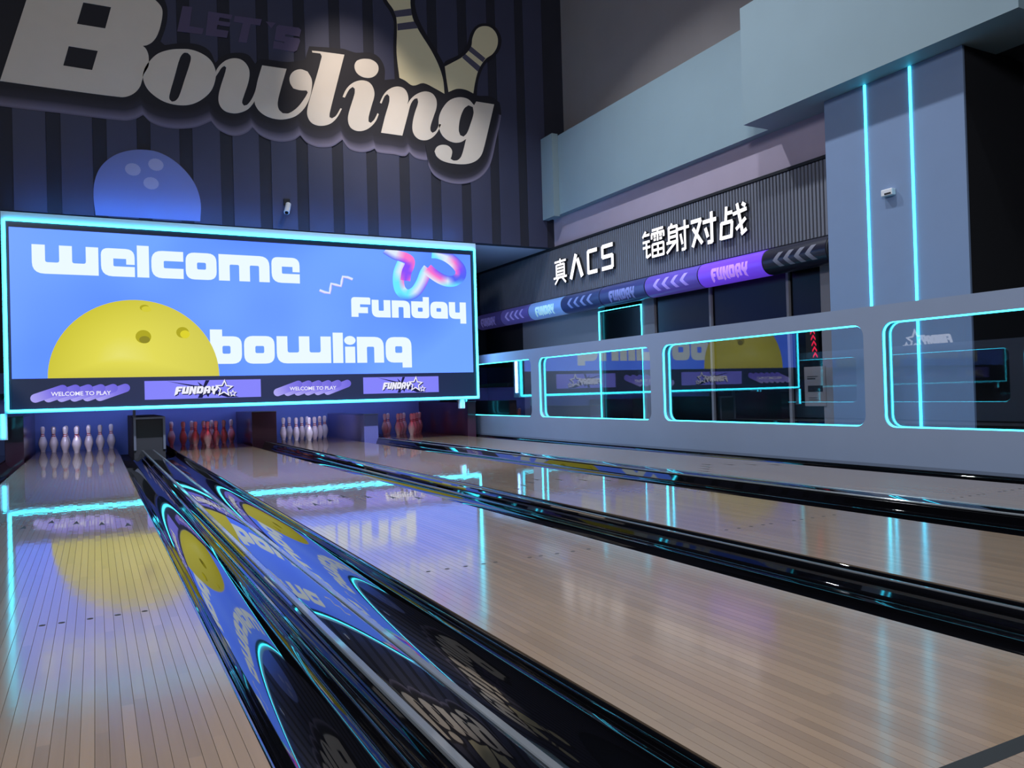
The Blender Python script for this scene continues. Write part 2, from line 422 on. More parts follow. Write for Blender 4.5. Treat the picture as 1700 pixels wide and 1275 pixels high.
def cover(xa, xb, label, y1):
    g = thing('ball_return_cover', label, 'cover', ((xa+xb)/2, YF+.05, 0))
    z = .045; y0 = YF+.05
    ua, ub = xa+.020, xb-.020; wd = ub-ua; crown = []
    for k in range(13):                      # slightly crowned top, slope falling from left to right
        t = k/12; crown.append((ua+wd*t, z-.003+wd*(.165*t-.125*t*t)))
    MB().sweep([(xa-.02, -.12), (xa-.02, -.004), (xa-.006, z-.012), (xa+.006, z-.006), (xb-.006, z-.006), (xb+.006, z-.012), (xb+.02, -.004), (xb+.02, -.12)], y0, y1).build('cover_body', m_gutter, g)
    MB().sweep([(ua, z-.0058)]+crown+[(ub, z-.0058)], y0, y1, smooth=False).build('top_panel', m_cap, g)
    o = g.children[-1]
    for p in o.data.polygons:
        if abs(p.normal.y) < .5 and p.normal.z > .7: p.use_smooth = True
    for a in (xa-.001, xb-.0225):
        o = MB().sweep([(a, z-.004), (a+.0015, z+.002), (a+.004, z+.004), (a+.0195, z+.004), (a+.022, z+.002), (a+.0235, z-.004)], y0, y1).build('edge_strip', m_strip, g)
        o['label'] = 'pale satin edge strip'
cover(*CAPA, 'long gloss black ball return cover with pale edge strips between first two lanes', 11.95)
cover(*CAPB, 'far gloss black cover with pale edge strips between third and rightmost lanes', 11.95)
g = thing('lane_divider', 'narrow rounded black divider ridge between the second and third lanes', 'divider', (2.318, YF+.05, 0))
pr = [(RID[0]-.012, -.12), (RID[0]-.012, -.004)]+[(2.318-.026*math.cos(PI*k/10), .012+.032*math.sin(PI*k/10)) for k in range(11)]+[(RID[1]+.012, -.004), (RID[1]+.012, -.12)]
MB().sweep(pr, YF+.05, 12.6, smooth=False).build('ridge', m_gutter, g)
MB().sweep([(2.312, .0435), (2.314, .0475), (2.322, .0475), (2.324, .0435)], YF+.05, 12.6).build('edge_strip', m_strip, g)
tag(MB().box(5.632, 5.846, YF+.05, 13.2, -.12, .012).build('side_kerb', m_gutter), 'flat gloss black kerb along the foot of the rail wall', 'kerb')
tag(MB().box(-1.22, -1.033, YF+.05, 13.2, -.12, .012).build('side_kerb', m_gutter), 'flat gloss black kerb left of the leftmost gutter', 'kerb')

# ------------------------------------------------------------------ LED tubes and rail walls
def rounded_rect(u0, u1, v0, v1, r, n=6):
    pts = []
    for cx, cy, a0 in ((u1-r, v1-r, 0), (u0+r, v1-r, 90), (u0+r, v0+r, 180), (u1-r, v0+r, 270)):
        for k in range(n+1):
            a = math.radians(a0+90*k/n); pts.append((cx+r*math.cos(a), cy+r*math.sin(a)))
    return pts
ZR0, ZR1, ZRT = .318, 1.198, 1.345
def ribbon(mb, pts, fr, n0, n1, inset):
    """flat strip lying on the inside of a closed opening"""
    n = len(pts); c = Vector((sum(p[0] for p in pts)/n, sum(p[1] for p in pts)/n)); vs = []
    for i, p in enumerate(pts):
        a = Vector(pts[i-1]); b = Vector(pts[(i+1) % n]); d = (b-a).normalized(); nn = Vector((-d.y, d.x))
        if nn.dot(c-Vector(p)) < 0: nn = -nn
        q = Vector(p)+nn*inset; q0 = Vector(p)+nn*.0006
        vs += [fr(q0.x, q0.y, n0), fr(q0.x, q0.y, n1), fr(q.x, q.y, n1), fr(q.x, q.y, n0)]
    fs = []
    for i in range(n):
        j = (i+1) % n
        for k in range(4):
            fs.append((i*4+k, i*4+(k+1) % 4, j*4+(k+1) % 4, j*4+k))
    mb.add(vs, fs); return mb
def rail_wall(label, X, th, ops, y0, y1, fr, sgn):
    g = thing('rail_wall', label, 'partition', (X, (y0+y1)/2, 0))
    s = -1 if fr(1, 0, 0)[1] < 0 else 1
    def U(y): return s*y
    outer = sorted([U(y0), U(y1)])
    ou = [(outer[0], -.13), (outer[1], -.13), (outer[1], ZRT), (outer[0], ZRT)]
    loops = [ou]; rr = []
    for a, b in ops:
        u = sorted([U(a), U(b)]); q = rounded_rect(u[0], u[1], ZR0, ZR1, .10); rr.append(q); loops.append(q)
    MB().poly(loops, fr, -th, 0).build('wall_body', m_rail, g)
    for q in rr:
        p = MB().poly([q], fr, -th*.5-.004, -th*.5+.004).build('window_pane', m_winglass, g); p['label'] = 'tinted glass pane'
        e = ribbon(MB(), q, fr, -.034, -.014, .007).build('light_strip', m_cyan2, g); e['label'] = 'glowing cyan light strip'
        e = ribbon(MB(), q, fr, -th+.016, -th+.028, .006).build('light_strip', m_cyan2, g); e['label'] = 'glowing cyan light strip'
    cpo = MB().sweep([(X-.012*sgn if sgn > 0 else X-th-.012, ZRT), (X-.012*sgn if sgn > 0 else X-th-.012, ZRT+.022), (X+th+.012 if sgn > 0 else X+.012, ZRT+.022), (X+th+.012 if sgn > 0 else X+.012, ZRT)], y0, y1)
    return g
rail_wall('grey rail wall with rounded glass windows outlined in cyan, right of the lanes', 5.85, .13,
          [(13.1, 10.48), (10.25, 7.57), (7.345, 4.61), (4.43, 1.7)], 13.3, 1.0, frX(5.85), 1)
rail_wall('grey windowed rail wall outside the picture on the left of the lanes', -1.24, .13,
          [(13.1, 10.48), (10.25, 7.57), (7.345, 4.61), (4.43, 1.7)], 13.3, 1.0, lambda u, v, n: (-1.24+n, u, v), -1)

# ------------------------------------------------------------------ techno lettering
def G(ch):
    s, W = .40, 1.10
    if ch == 'w': return 2.06, [rnd([(0, 1), (s, 1), (s, .40, .08), (.83, .40, .08), (.83, 1), (1.23, 1), (1.23, .40, .08), (1.66, .40, .08), (1.66, 1), (2.06, 1), (2.06, 0), (0, 0, .38)])]
    if ch == 'e': return W, [rnd([(W, 0), (0, 0, .38), (0, 1, .25), (W, 1, .30), (W, .44), (.82, .44), (.82, .64), (.40, .64), (.40, .36, .05), (W, .36)])]
    if ch == 'l': return s, [[(0, 0), (s, 0), (s, 1.15), (0, 1.15)]]
    if ch == 'c': return W, [rnd([(W, 0), (0, 0, .38), (0, 1, .38), (W, 1), (W, .64), (.42, .64, .05), (.42, .37, .05), (W, .37)])]
    if ch == 'o': return W, [rnd([(0, 0, .32), (W, 0, .32), (W, 1, .32), (0, 1, .32)]), rnd([(.40, .38, .06), (.72, .38, .06), (.72, .64, .06), (.40, .64, .06)])]
    if ch == 'm': return 1.9, [rnd([(0, 0), (s, 0), (s, .62, .06), (.75, .62, .06), (.75, 0), (1.15, 0), (1.15, .62, .06), (1.5, .62, .06), (1.5, 0), (1.9, 0), (1.9, 1, .38), (0, 1)])]
    if ch == 'n': return W, [rnd([(0, 0), (s, 0), (s, .62, .06), (.70, .62, .06), (.70, 0), (W, 0), (W, 1, .38), (0, 1)])]
    if ch == 'u': return W, [rnd([(0, 1), (s, 1), (s, .38, .06), (.70, .38, .06), (.70, 1), (W, 1), (W, 0), (0, 0, .38)])]
    if ch == 'b': return W, [rnd([(0, 0), (W, 0, .34), (W, 1), (.42, 1), (.42, 1.25), (0, 1.25)]) if False else rnd([(0, 0, .3), (W, 0, .34), (W, .98, .30), (.42, .98), (.42, 1.22), (0, 1.22)]), rnd([(.42, .36, .06), (.70, .36, .06), (.70, .64, .06), (.42, .64, .06)])]
    if ch == 'd': return W, [rnd([(0, 0, .34), (W, 0, .2), (W, 1.25), (.72, 1.25), (.72, .98), (0, .98)]), rnd([(.40, .38, .06), (.70, .38, .06), (.70, .62, .06), (.40, .62, .06)])]
    if ch == 'q': return W, [rnd([(0, .0, .34), (.70, 0), (.70, -.2), (W, -.2), (W, 1, .36), (0, 1, .36)]), rnd([(.40, .38, .06), (.70, .38, .06), (.70, .64, .06), (.40, .64, .06)])]
    if ch == 'a': return W, [rnd([(0, 0, .34), (.68, 0), (.68, .0001), (W, 0), (W, 1, .36), (0, 1, .36)]), rnd([(.38, .40, .06), (.68, .40, .06), (.68, .62, .06), (.38, .62, .06)])]
    if ch == 'y': return W, [rnd([(0, 1), (s, 1), (s, .38, .06), (.70, .38, .06), (.70, 1), (W, 1), (W, -.28), (.72, -.28), (.72, 0), (0, 0, .38)])]
    if ch == 'F': return W, [rnd([(0, 0), (s, 0), (s, .22), (.95, .22), (.95, .56), (.5, .56), (.5, .72), (1.1, .72), (1.1, 1.12, .1), (0, 1.12, .2)])]
    if ch == 'i': return s, [rnd([(0, 0), (s, 0), (s, .62), (0, .62)])]
def word(txt, u0, u1, v0, xh, fr, n0, n1, m, parent, gap=.08):
    tot = sum(G(c)[0] for c in txt)+gap*(len(txt)-1); k = (u1-u0)/tot; u = u0
    for c in txt:
        wd, loops = G(c); mb = MB()
        mb.poly([[(u+x*k, v0+y*xh) for x, y in l] for l in loops], fr, n0, n1)
        if c == 'i': mb.poly([[(u+(.2+.23*math.cos(a*PI/8))*k, v0+(.86+.17*math.sin(a*PI/8))*xh) for a in range(16)]], fr, n0, n1)
        mb.build('letter', m, parent); u += (wd+gap)*k
def B(ch):
    if ch == 'F': return .82, [[(0, -.22), (.40, 0), (.40, .32), (.7, .32), (.7, .58), (.40, .58), (.40, .72), (.84, .72), (.84, 1), (.12, 1), (0, .86)]]
    if ch == 'U': return .86, [[(0, 0), (.80, 0), (.86, .1), (.86, 1), (.50, 1), (.50, .3), (.36, .3), (.36, 1), (0, 1)]]
    if ch == 'N': return .90, [[(0, -.18), (.34, 0), (.34, .5), (.56, 0), (.90, -.12), (.90, 1), (.56, 1), (.56, .52), (.36, 1), (0, 1)]]
    if ch == 'D': return .88, [[(0, 0), (.70, 0), (.88, .2), (.88, .8), (.70, 1), (0, 1)], [(.35, .3), (.53, .3), (.53, .7), (.35, .7)]]
    if ch == 'A': return .88, [[(0, -.2), (.35, 0), (.35, .28), (.53, .28), (.53, 0), (.88, 0), (.88, .8), (.7, 1), (.18, 1), (0, .8)], [(.35, .52), (.53, .52), (.53, .74), (.35, .74)]]
    if ch == 'Y': return .88, [[(0, 1), (.33, 1), (.33, .66), (.44, .58), (.55, .66), (.55, 1), (.88, 1), (.88, .46), (.62, .26), (.62, -.22), (.26, -.02), (.26, .26), (0, .46)]]
def logo(fr, u0, v0, hgt, wid, n0, n1, m, parent, star=True, shear=.22, name='letter', bent=0):
    txt = 'FUNDAY'; tot = sum(B(c)[0] for c in txt)+.07*5; k = wid/tot; u = 0
    for c in txt:
        wd, loops = B(c)
        ll = [[(u0+(u+x)*k+shear*y*hgt, v0+y*hgt) for x, y in l] for l in loops]
        (MB().poly_bent(ll, fr, n1, bent) if bent else MB().poly(ll, fr, n0, n1)).build(name, m, parent); u += wd+.07
    if star:
        def st(cx, cy, R, q, rot=0): return [(cx+(R if i % 2 == 0 else R*.45)*q*math.cos(PI/2+rot+i*PI/5), cy+(R if i % 2 == 0 else R*.45)*q*math.sin(PI/2+rot+i*PI/5)) for i in range(10)]
        cx, cy = u0+wid+hgt*.98, v0+hgt*.62
        MB().poly([st(cx, cy, hgt*1.3, 1, -.06), st(cx, cy, hgt*1.3, .68, -.06)], fr, n0, n1).build('star', m, parent)
        MB().poly([st(cx+hgt*1.15, cy-hgt*.72, hgt*.55, 1), st(cx+hgt*1.15, cy-hgt*.72, hgt*.55, .55)], fr, n0, n1).build('star', m, parent)

# ------------------------------------------------------------------ the big LED screen
YS = 11.66
def P(x, y): p = onY(x, y, YS); return p.x, p.z
fs = frY(YS)
SX0, SX1, SZ0, SZ1 = P(17, 500)[0], P(783, 520)[0], 1.040, 2.945
FX0, FX1, FZ0, FZ1 = P(9.5, 520)[0], P(790, 530)[0], .637, 3.035
scr = thing('led_screen', 'wide blue screen above the lanes reading welcome, Funday and bowling', 'screen', ((SX0+SX1)/2, YS+.1, FZ0))
MB().box(FX0-.035, FX1+.035, YS+.012, YS+.20, FZ0-.03, FZ1+.105).build('cabinet', m_frameband, scr)
MB().box(FX0+.012, FX1-.012, YS+.002, YS+.0118, FZ0+.012, FZ1-.012).build('bezel', m_bezel, scr)
# display: a picture on the panel, slightly paler to the lower left
md, tD, bD = nmat('screen_blue')
tc = tD.nodes.new('ShaderNodeTexCoord'); gr = tD.nodes.new('ShaderNodeTexNoise'); gr.inputs['Scale'].default_value = .55; gr.inputs['Detail'].default_value = 1
rp = tD.nodes.new('ShaderNodeValToRGB'); rp.color_ramp.elements[0].position = .38; rp.color_ramp.elements[0].color = tuple(a*b for a, b in zip(lin((92, 144, 255)), (.62, .62, 1, 1))); rp.color_ramp.elements[1].position = .62; rp.color_ramp.elements[1].color = tuple(a*b for a, b in zip(lin((112, 166, 255)), (.62, .62, 1, 1)))
tD.links.new(tc.outputs['Object'], gr.inputs['Vector']); tD.links.new(gr.outputs['Fac'], rp.inputs[0]); tD.links.new(rp.outputs[0], bD.inputs['Emission Color'])
bD.inputs['Emission Strength'].default_value = 1.6; bD.inputs['Base Color'].default_value = (.01, .01, .02, 1); bD.inputs['Roughness'].default_value = .35
MB().box(SX0, SX1, YS-.004, YS+.002, SZ0, SZ1).build('display', md, scr)
e_text = emit('screen_white', (232, 246, 255), 1.05)
e_yel = ramp_mat('screen_yellow', [(0, (228, 222, 100)), (.35, (222, 214, 62)), (1, (204, 196, 44))], emission=1.0)
e_yhole = emit('screen_hole', (176, 168, 40), 1.0); e_yhole2 = emit('screen_hole_deep', (142, 136, 44), 1.0)
u0, u1 = P(53, 440)[0], P(497, 440)[0]; va = (P(58, 451)[1]+P(494, 473)[1])/2; vb = (P(50, 406)[1]+P(494, 428)[1])/2
word('welcome', u0, u1, va, vb-va, fs, .004, .007, e_text, scr)
u0, u1 = P(349, 580)[0], P(683, 580)[0]; va = (P(420, 603)[1]+P(600, 603)[1])/2; vb = (P(420, 557)[1]+P(600, 560)[1])/2
word('bowlinq', u0, u1, va, vb-va, fs, .004, .007, e_text, scr)
u0, u1 = P(583, 510)[0], P(773, 510)[0]; va = P(660, 527.5)[1]; vb = P(660, 499)[1]
word('Funday', u0, u1, va, vb-va, fs, .008, .010, e_text, scr)
# ball graphic
bl, br_, bt = P(79, 622)[0], P(364, 618)[0], P(225, 498)[1]
cx = (bl+br_)/2; rx = (br_-bl)/2; cz = SZ0; rz = bt-SZ0
pts = [(cx+rx*math.cos(PI*k/40), cz+rz*math.sin(PI*k/40)) for k in range(41)]
mb = MB(); rings = 8; vs = []
hx, hz = P(200, 590)
for j in range(rings+1):
    for x, z in pts: t_ = j/rings; vs.append((hx+(x-hx)*t_, YS-.0085, max(SZ0, hz+(z-hz)*t_)))
n_ = len(pts); fcs = []
for j in range(rings):
    for k in range(n_-1): fcs.append((j*n_+k, (j+1)*n_+k, (j+1)*n_+k+1, j*n_+k+1))
    fcs.append((j*n_+n_-1, (j+1)*n_+n_-1, (j+1)*n_, j*n_))
mb.add(vs, fcs); o = mb.build('ball_graphic', e_yel, scr)
uvl = o.data.uv_layers.new(name='grad')
for lp in o.data.loops: uvl.data[lp.index].uv = (0, (lp.vertex_index//n_)/rings)
def ell(x, y, rx_, ry_, fr, n0, m, name, parent, conv=P):
    c = conv(x, y); e1 = conv(x+rx_, y)[0]-c[0]; e2 = c[1]-conv(x, y+ry_)[1]
    MB().poly([[(c[0]+e1*math.cos(k*PI/10), c[1]+e2*math.sin(k*PI/10)) for k in range(20)]], fr, n0, n0+.001).build(name, m, parent)
ell(238, 559, 13, 11, fs, .009, e_yhole, 'hole_graphic', scr); ell(240, 564, 9, 6, fs, .0105, e_yhole2, 'hole_graphic', scr)
ell(303, 552, 10.5, 9, fs, .009, e_yhole, 'hole_graphic', scr); ell(307, 555, 8, 6.5, fs, .0105, emit('screen_hole_lit', (222, 212, 50), 1), 'hole_graphic', scr)
ell(240, 511, 8, 5, fs, .009, e_yhole, 'hole_graphic', scr); ell(243, 513, 8, 4.5, fs, .0105, emit('screen_hole_lit2', (214, 206, 62), 1), 'hole_graphic', scr)
# coloured ribbons
def col_ribbon(st, wpx, n0, name, sub=6):
    """st: centre x, y and colours across"""
    m = bpy.data.materials.get('screen_ribbon')
    if not m:
        m = bpy.data.materials.new('screen_ribbon'); m.use_nodes = True; t = m.node_tree; t.nodes.clear()
        o = t.nodes.new('ShaderNodeOutputMaterial'); e = t.nodes.new('ShaderNodeEmission'); a = t.nodes.new('ShaderNodeAttribute'); a.attribute_name = 'Col'
        t.links.new(a.outputs['Color'], e.inputs[0]); t.links.new(e.outputs[0], o.inputs[0])
    N = len(st); path = []; cols = []
    for i in range(N-1):
        p0 = Vector(st[max(i-1, 0)][:2]); p1 = Vector(st[i][:2]); p2 = Vector(st[i+1][:2]); p3 = Vector(st[min(i+2, N-1)][:2])
        for k in range(sub):
            t = k/sub
            path.append(.5*((2*p1)+(p2-p0)*t+(2*p0-5*p1+4*p2-p3)*t*t+(-p0+3*p1-3*p2+p3)*t**3))
            cols.append([[a_*(1-t)+b_*t for a_, b_ in zip(ca, cb_)] for ca, cb_ in zip(st[i][2], st[i+1][2])])
    path.append(Vector(st[-1][:2])); cols.append(st[-1][2])
    vs = []; vc = []; K = len(st[0][2])
    for i, p in enumerate(path):
        d = (path[min(i+1, len(path)-1)]-path[max(i-1, 0)]).normalized(); nn = Vector((-d.y, d.x))
        for k in range(K):
            q = p+nn*(wpx*(k/(K-1)-.5)); q.y = max(q.y, 405) ; u, v = P(q.x, q.y); vs.append((min(u, SX1), YS-n0, min(v, SZ1))); vc.append(lin(cols[i][k]))
    fc = [(i*K+k, i*K+k+1, (i+1)*K+k+1, (i+1)*K+k) for i in range(len(path)-1) for k in range(K-1)]
    mb = MB(); mb.add(vs, fc); o = mb.build(name, m, scr)
    ca = o.data.color_attributes.new('Col', 'FLOAT_COLOR', 'POINT')
    for i, c in enumerate(vc): ca.data[i].color = c
    return o
def q4(x, y): return 620+x/9.106, 400+y/9.106
cy_, wh, pk, pu, bl_ = (110, 236, 255), (226, 238, 255), (255, 120, 210), (140, 84, 255), (86, 104, 250)
cB = [[bl_, wh, wh], [pu, wh, cy_], [pk, wh, cy_], [wh, cy_, cy_], [wh, cy_, bl_], [cy_, wh, pu], [cy_, wh, pk], [cy_, wh, pk], [wh, pk, pk]]
col_ribbon([(*q4(x, y), c) for (x, y), c in zip([(440, 330), (385, 470), (375, 620), (410, 750), (510, 820), (630, 770), (720, 640), (780, 490), (830, 420)], [[pu, wh, cy_], [pk, wh, cy_], [pk, cy_, cy_], [wh, cy_, cy_], [cy_, cy_, bl_], [cy_, wh, bl_], [cy_, wh, pu], [cy_, wh, pk], [wh, pk, pk]])], 18.5, .0060, 'ribbon_graphic')
col_ribbon([(*q4(x, y), c) for (x, y), c in zip([(810, 420), (900, 500), (1010, 570), (1120, 610), (1230, 600), (1310, 530), (1310, 430), (1230, 330), (1110, 240), (980, 190), (880, 180)], [[pk, pk, wh], [pu, pk, wh], [bl_, pk, wh], [bl_, wh, cy_], [bl_, bl_, cy_], [pk, bl_, bl_], [pk, pu, bl_], [wh, pk, bl_], [wh, wh, bl_], [cy_, wh, bl_], [cy_, cy_, bl_]])], 18, .0068, 'ribbon_graphic')
col_ribbon([(*q4(x, y), c) for (x, y), c in zip([(180, 120), (330, 210), (470, 250), (545, 300), (540, 380), (500, 470), (480, 600)], [[bl_, wh, wh][::-1], [wh, wh, bl_], [pk, pk, pu], [pk, pk, pu], [pk, pu, pu], [pu, pu, pu], [pk, pu, pk]])], 16.5, .0064, 'ribbon_graphic')
lv = [(200, 225, 255), (240, 240, 255), (170, 160, 255)]
def q4b(x, y): return 400+x/3.953, 380+y/3.953
col_ribbon([(*q4b(x, y), lv) for x, y in [(515, 403), (582, 422), (592, 360), (655, 376), (668, 314), (732, 332)]], 4.6, .0062, 'zigzag_graphic', sub=2)
# lower illuminated graphics strip
MB().box(SX0, SX1, YS-.003, YS+.002, FZ0+.02, SZ0-.001).build('lower_panel', mat('lower_panel_navy', (20, 24, 48), .4, emit=.35, ecol=(30, 42, 84)), scr)
e_vio = ramp_mat('banner_violet', [(0, (128, 126, 255)), (1, (138, 138, 255))], emission=.92)
e_ink = emit('banner_ink', (34, 36, 76), .9); e_bw = emit('banner_white', (240, 240, 255), 1.0)
e_pill = ramp_mat('pill_violet', [(0, (176, 168, 250)), (.55, (128, 116, 238)), (1, (104, 92, 224))], emission=.9)
def banner(xa, xb, ytop, ybot):
    a, b = P(xa, (ytop+ybot)/2)[0], P(xb, (ytop+ybot)/2)[0]; z1, z0 = .985, .735
    o = MB().poly([[(a, z0), (b, z0), (b, z1), (a, z1)]], fs, .003, .005).build('banner', e_vio, scr)
    W = b-a; hh = z1-z0; n0, n1 = .0051, .0058
    sp = [(.18, .98), (.42, .72), (.46, .70), (.44, .92), (.49, .68), (.51, .99), (.545, .99), (.515, .66), (.60, .60), (.60, .40), (.80, .02), (.70, .02), (.55, .32), (.53, .05), (.50, .32), (.48, .02), (.44, .02), (.465, .35), (.30, .55), (.40, .66)]
    MB().poly([[(a+x*W, z0+y*hh) for x, y in sp]], fs, n0, n1).build('burst_graphic', e_ink, scr)
    logo(fs, a+.245*W+.012, z0+.27*hh-.012, .40*hh, .36*W, .006, .0066, e_ink, scr)
    logo(fs, a+.245*W, z0+.27*hh, .40*hh, .36*W, .0070, .0078, e_bw, scr)
def pills(xa, xb):
    a, b = P(xa, 648)[0], P(xb, 648)[0]; z0, z1 = .735, .955; W = b-a; r = .056
    for k in range(6):
        x0 = a+r+(W-.30-2*r)*k/5; x1 = x0+.30; zA, zB = z0+r, z1-r
        d = Vector((x1-x0, zB-zA)).normalized(); an = math.atan2(d.y, d.x); pts = []
        for j in range(9): t_ = an-PI/2+PI*j/8; pts.append((x1+r*math.cos(t_), zB+r*math.sin(t_)))
        for j in range(9): t_ = an+PI/2+PI*j/8; pts.append((x0+r*math.cos(t_), zA+r*math.sin(t_)))
        o = MB().poly([pts], fs, .003+.0004*(5-k), .0045+.0004*(5-k)).build('pill_graphic', e_pill, scr)
        uvl = o.data.uv_layers.new(name='grad'); wl = WL[scr.name]
        for lp in o.data.loops:
            c = o.data.vertices[lp.vertex_index].co+wl; t_ = ((c.x-x0)*d.x+(c.z-zA)*d.y)/((Vector((x1-x0, zB-zA))).length)
            uvl.data[lp.index].uv = (0, max(0, min(1, t_*.8+.1)))
    txt3d('WELCOME TO PLAY', (a+b)/2, (z0+z1)/2-.03, .072, W*.60, fs, .0082, e_bw, scr)
def txt3d(s, uc, v, size, width, fr, n, m, parent):
    c = bpy.data.curves.new('t', 'FONT'); c.body = s; c.size = size; c.align_x = 'CENTER'; c.offset = .0012
    o = bpy.data.objects.new('t', c); me = bpy.data.meshes.new_from_object(o); bpy.data.objects.remove(o)
    xs = [q.co.x for q in me.vertices]; k = width/(max(xs)-min(xs)); x0 = (max(xs)+min(xs))/2
    mb = MB(); mb.add([fr(uc+(q.co.x-x0)*k, v+q.co.y, n) for q in me.vertices], [tuple(p.vertices) for p in me.polygons]); mb.build('lettering', m, parent)
banner(240, 433, 626, 667); banner(603, 728, 622, 655); pills(50, 216); pills(454, 583)
o = MB().box(FX0+.1, FX1-.1, YS+.05, YS+.07, FZ1+.106, FZ1+.1085).build('light_strip', emit('blue_uplight', (.06, .27, .75), 75.0, True), scr)
o['label'] = 'blue light strip along the cabinet top, washing the wall'
o = MB().box(FX1+.0355, FX1+.045, YS+.06, YS+.12, FZ0+.05, FZ1).build('light_strip', emit('blue_side_fill', (.20, .42, .85), 34.0, True), scr)  # unseen strip added to brighten the soffit and rail end
o['label'] = 'added blue fill strip, unseen on the right side of the cabinet'
# cyan tubes around the screen
for a, b in (((FX0, FZ1), (FX1, FZ1)), ((FX0, FZ0), (FX1, FZ0)), ((FX0, FZ0), (FX0, FZ1)), ((FX1, FZ0), (FX1, FZ1))):
    o = MB().tube([(a[0], YS-.012, a[1]), (b[0], YS-.012, b[1])], .0165, 10).build('light_tube', m_cyan, scr); o['label'] = 'glowing cyan tube'
for x in (P(4.5, 705)[0], P(769, 668)[0]):
    z1 = FZ0-.035; z0 = .30 if x < 0 else .48
    MB().box(x-.045, x+.045, YS+.03, YS+.10, z0-.02, FZ0-.031).build('leg_bracket', m_frameband, scr)
    o = MB().box(x-.018, x+.018, YS+.018, YS+.029, z0, z1).build('light_tube', m_cyan, scr); o['label'] = 'short glowing cyan tube under the frame'

# ------------------------------------------------------------------ mural (print on the wall, built as thin cut panels)
YM = YW-.013
def Q(x, y): p = onY(x, y, YM); return p.x, p.z
def c1(pts): return [Q(x/3.4, y/3.4) for x, y in pts]
def c2(pts): return [Q(450+x/3.4, y/3.4) for x, y in pts]
fm = frY(YM)
mur = thing('wall_mural', 'big Bowling lettering with pins and ball on the dark striped wall', 'mural', (3, YM, 3.3))
def mpoly(name, loops, m, n0, n1, sm=True, parent=mur):
    return MB().poly([smooth(l) if sm else l for l in loops], fm, n0, n1).build(name, m, parent)
rim_lo = c1([(-260, 560), (0, 600), (340, 640), (700, 682), (765, 672), (808, 650), (850, 690), (930, 720), (1020, 728), (1110, 718), (1192, 685), (1230, 730), (1290, 762), (1340, 768), (1395, 748), (1425, 720), (1470, 765), (1540, 795), (1600, 802), (1660, 790), (1695, 765)]) + \
    c2([(200, 805), (250, 828), (300, 833), (350, 825), (402, 790), (440, 840), (500, 860), (550, 855), (585, 840), (600, 860), (690, 872), (755, 882), (780, 860), (810, 890), (860, 905), (885, 905), (890, 940), (920, 990), (980, 1025), (1060, 1040), (1140, 1025), (1200, 985), (1240, 920), (1270, 790), (1298, 650)])
top = c2([(1290, 580), (1240, 545), (1165, 540), (1140, 525), (1100, 508), (1040, 503), (975, 525), (930, 490), (870, 468), (800, 483), (750, 455), (700, 447), (640, 452), (640, 385), (610, 325), (560, 298), (480, 298), (450, 290), (400, 275), (215, 262), (190, 340), (90, 350)]) + \
    c1([(1470, 335), (1440, 360), (1400, 310), (1330, 298), (1260, 315), (1215, 355), (1180, 285), (1110, 250), (1010, 245), (930, 255), (905, 235), (935, 150), (945, 60), (920, -20), (860, -100), (700, -150), (-100, -120), (-260, 300)])
o = mpoly('lettering_backing', [rim_lo+top], m_muraldark, 0, .004)
# printed glow along the lower rim of the drop shadow
g_rim = ramp_mat('mural_rim_print', [(0, (27, 25, 36)), (.45, (46, 43, 60)), (.88, (122, 116, 142)), (1, (100, 96, 122))], rough=.7)
full = [Vector(p) for p in smooth(rim_lo+top)]
k_end = min(range(len(full)), key=lambda k: (full[k]-Vector(rim_lo[-1])).length)
sm_rim = full[:k_end+1]
vs = []; nR = 6; uvs = []
for i, p in enumerate(sm_rim):
    d = Vector((-.15, 1)).normalized()*.27
    if i > len(sm_rim)-32: tt = (i-(len(sm_rim)-32))/32; d = Vector((-.15-.85*tt, 1-tt*.9)).normalized()*(.27-.19*tt)
    for k in range(nR+1):
        q = p+d*(k/nR); vs.append(fm(q.x, q.y, .0046)); uvs.append(1-k/nR)
mb = MB(); mb.add(vs, [(i*(nR+1)+k, (i+1)*(nR+1)+k, (i+1)*(nR+1)+k+1, i*(nR+1)+k+1) for i in range(len(sm_rim)-1) for k in range(nR)])
o = mb.build('shadow_rim', g_rim, mur); uvl = o.data.uv_layers.new(name='grad')
for lp in o.data.loops: uvl.data[lp.index].uv = (0, uvs[lp.vertex_index])
L0, L1 = .0052, .010
mpoly('letter', [c1([(0, 458), (75, 230), (150, 0), (180, -90), (500, -75), (720, -62), (800, -45), (855, -15), (890, 15), (912, 45), (917, 80), (905, 150), (885, 205), (860, 238), (830, 256), (806, 260), (822, 275), (836, 305), (840, 345), (838, 375), (812, 420), (803, 450), (790, 490), (760, 525), (720, 545), (680, 549), (340, 505)]),
     c1([(470, 15), (627, 42), (594, 162), (434, 136)]), c1([(388, 262), (552, 289), (520, 397), (357, 371)])], m_cream, L0, L1)
mpoly('letter', [c1([(1010, 278), (1080, 282), (1150, 310), (1195, 350), (1217, 405), (1213, 460), (1190, 515), (1140, 562), (1080, 590), (1015, 595), (940, 580), (880, 548), (830, 500), (807, 440), (815, 390), (845, 345), (890, 305), (950, 284)]),
     c1([(1037, 300), (1060, 300), (1076, 318), (1074, 350), (1042, 450), (1010, 545), (990, 570), (970, 575), (956, 560), (958, 530), (985, 435), (1015, 330)])], m_cream, L0, L1)
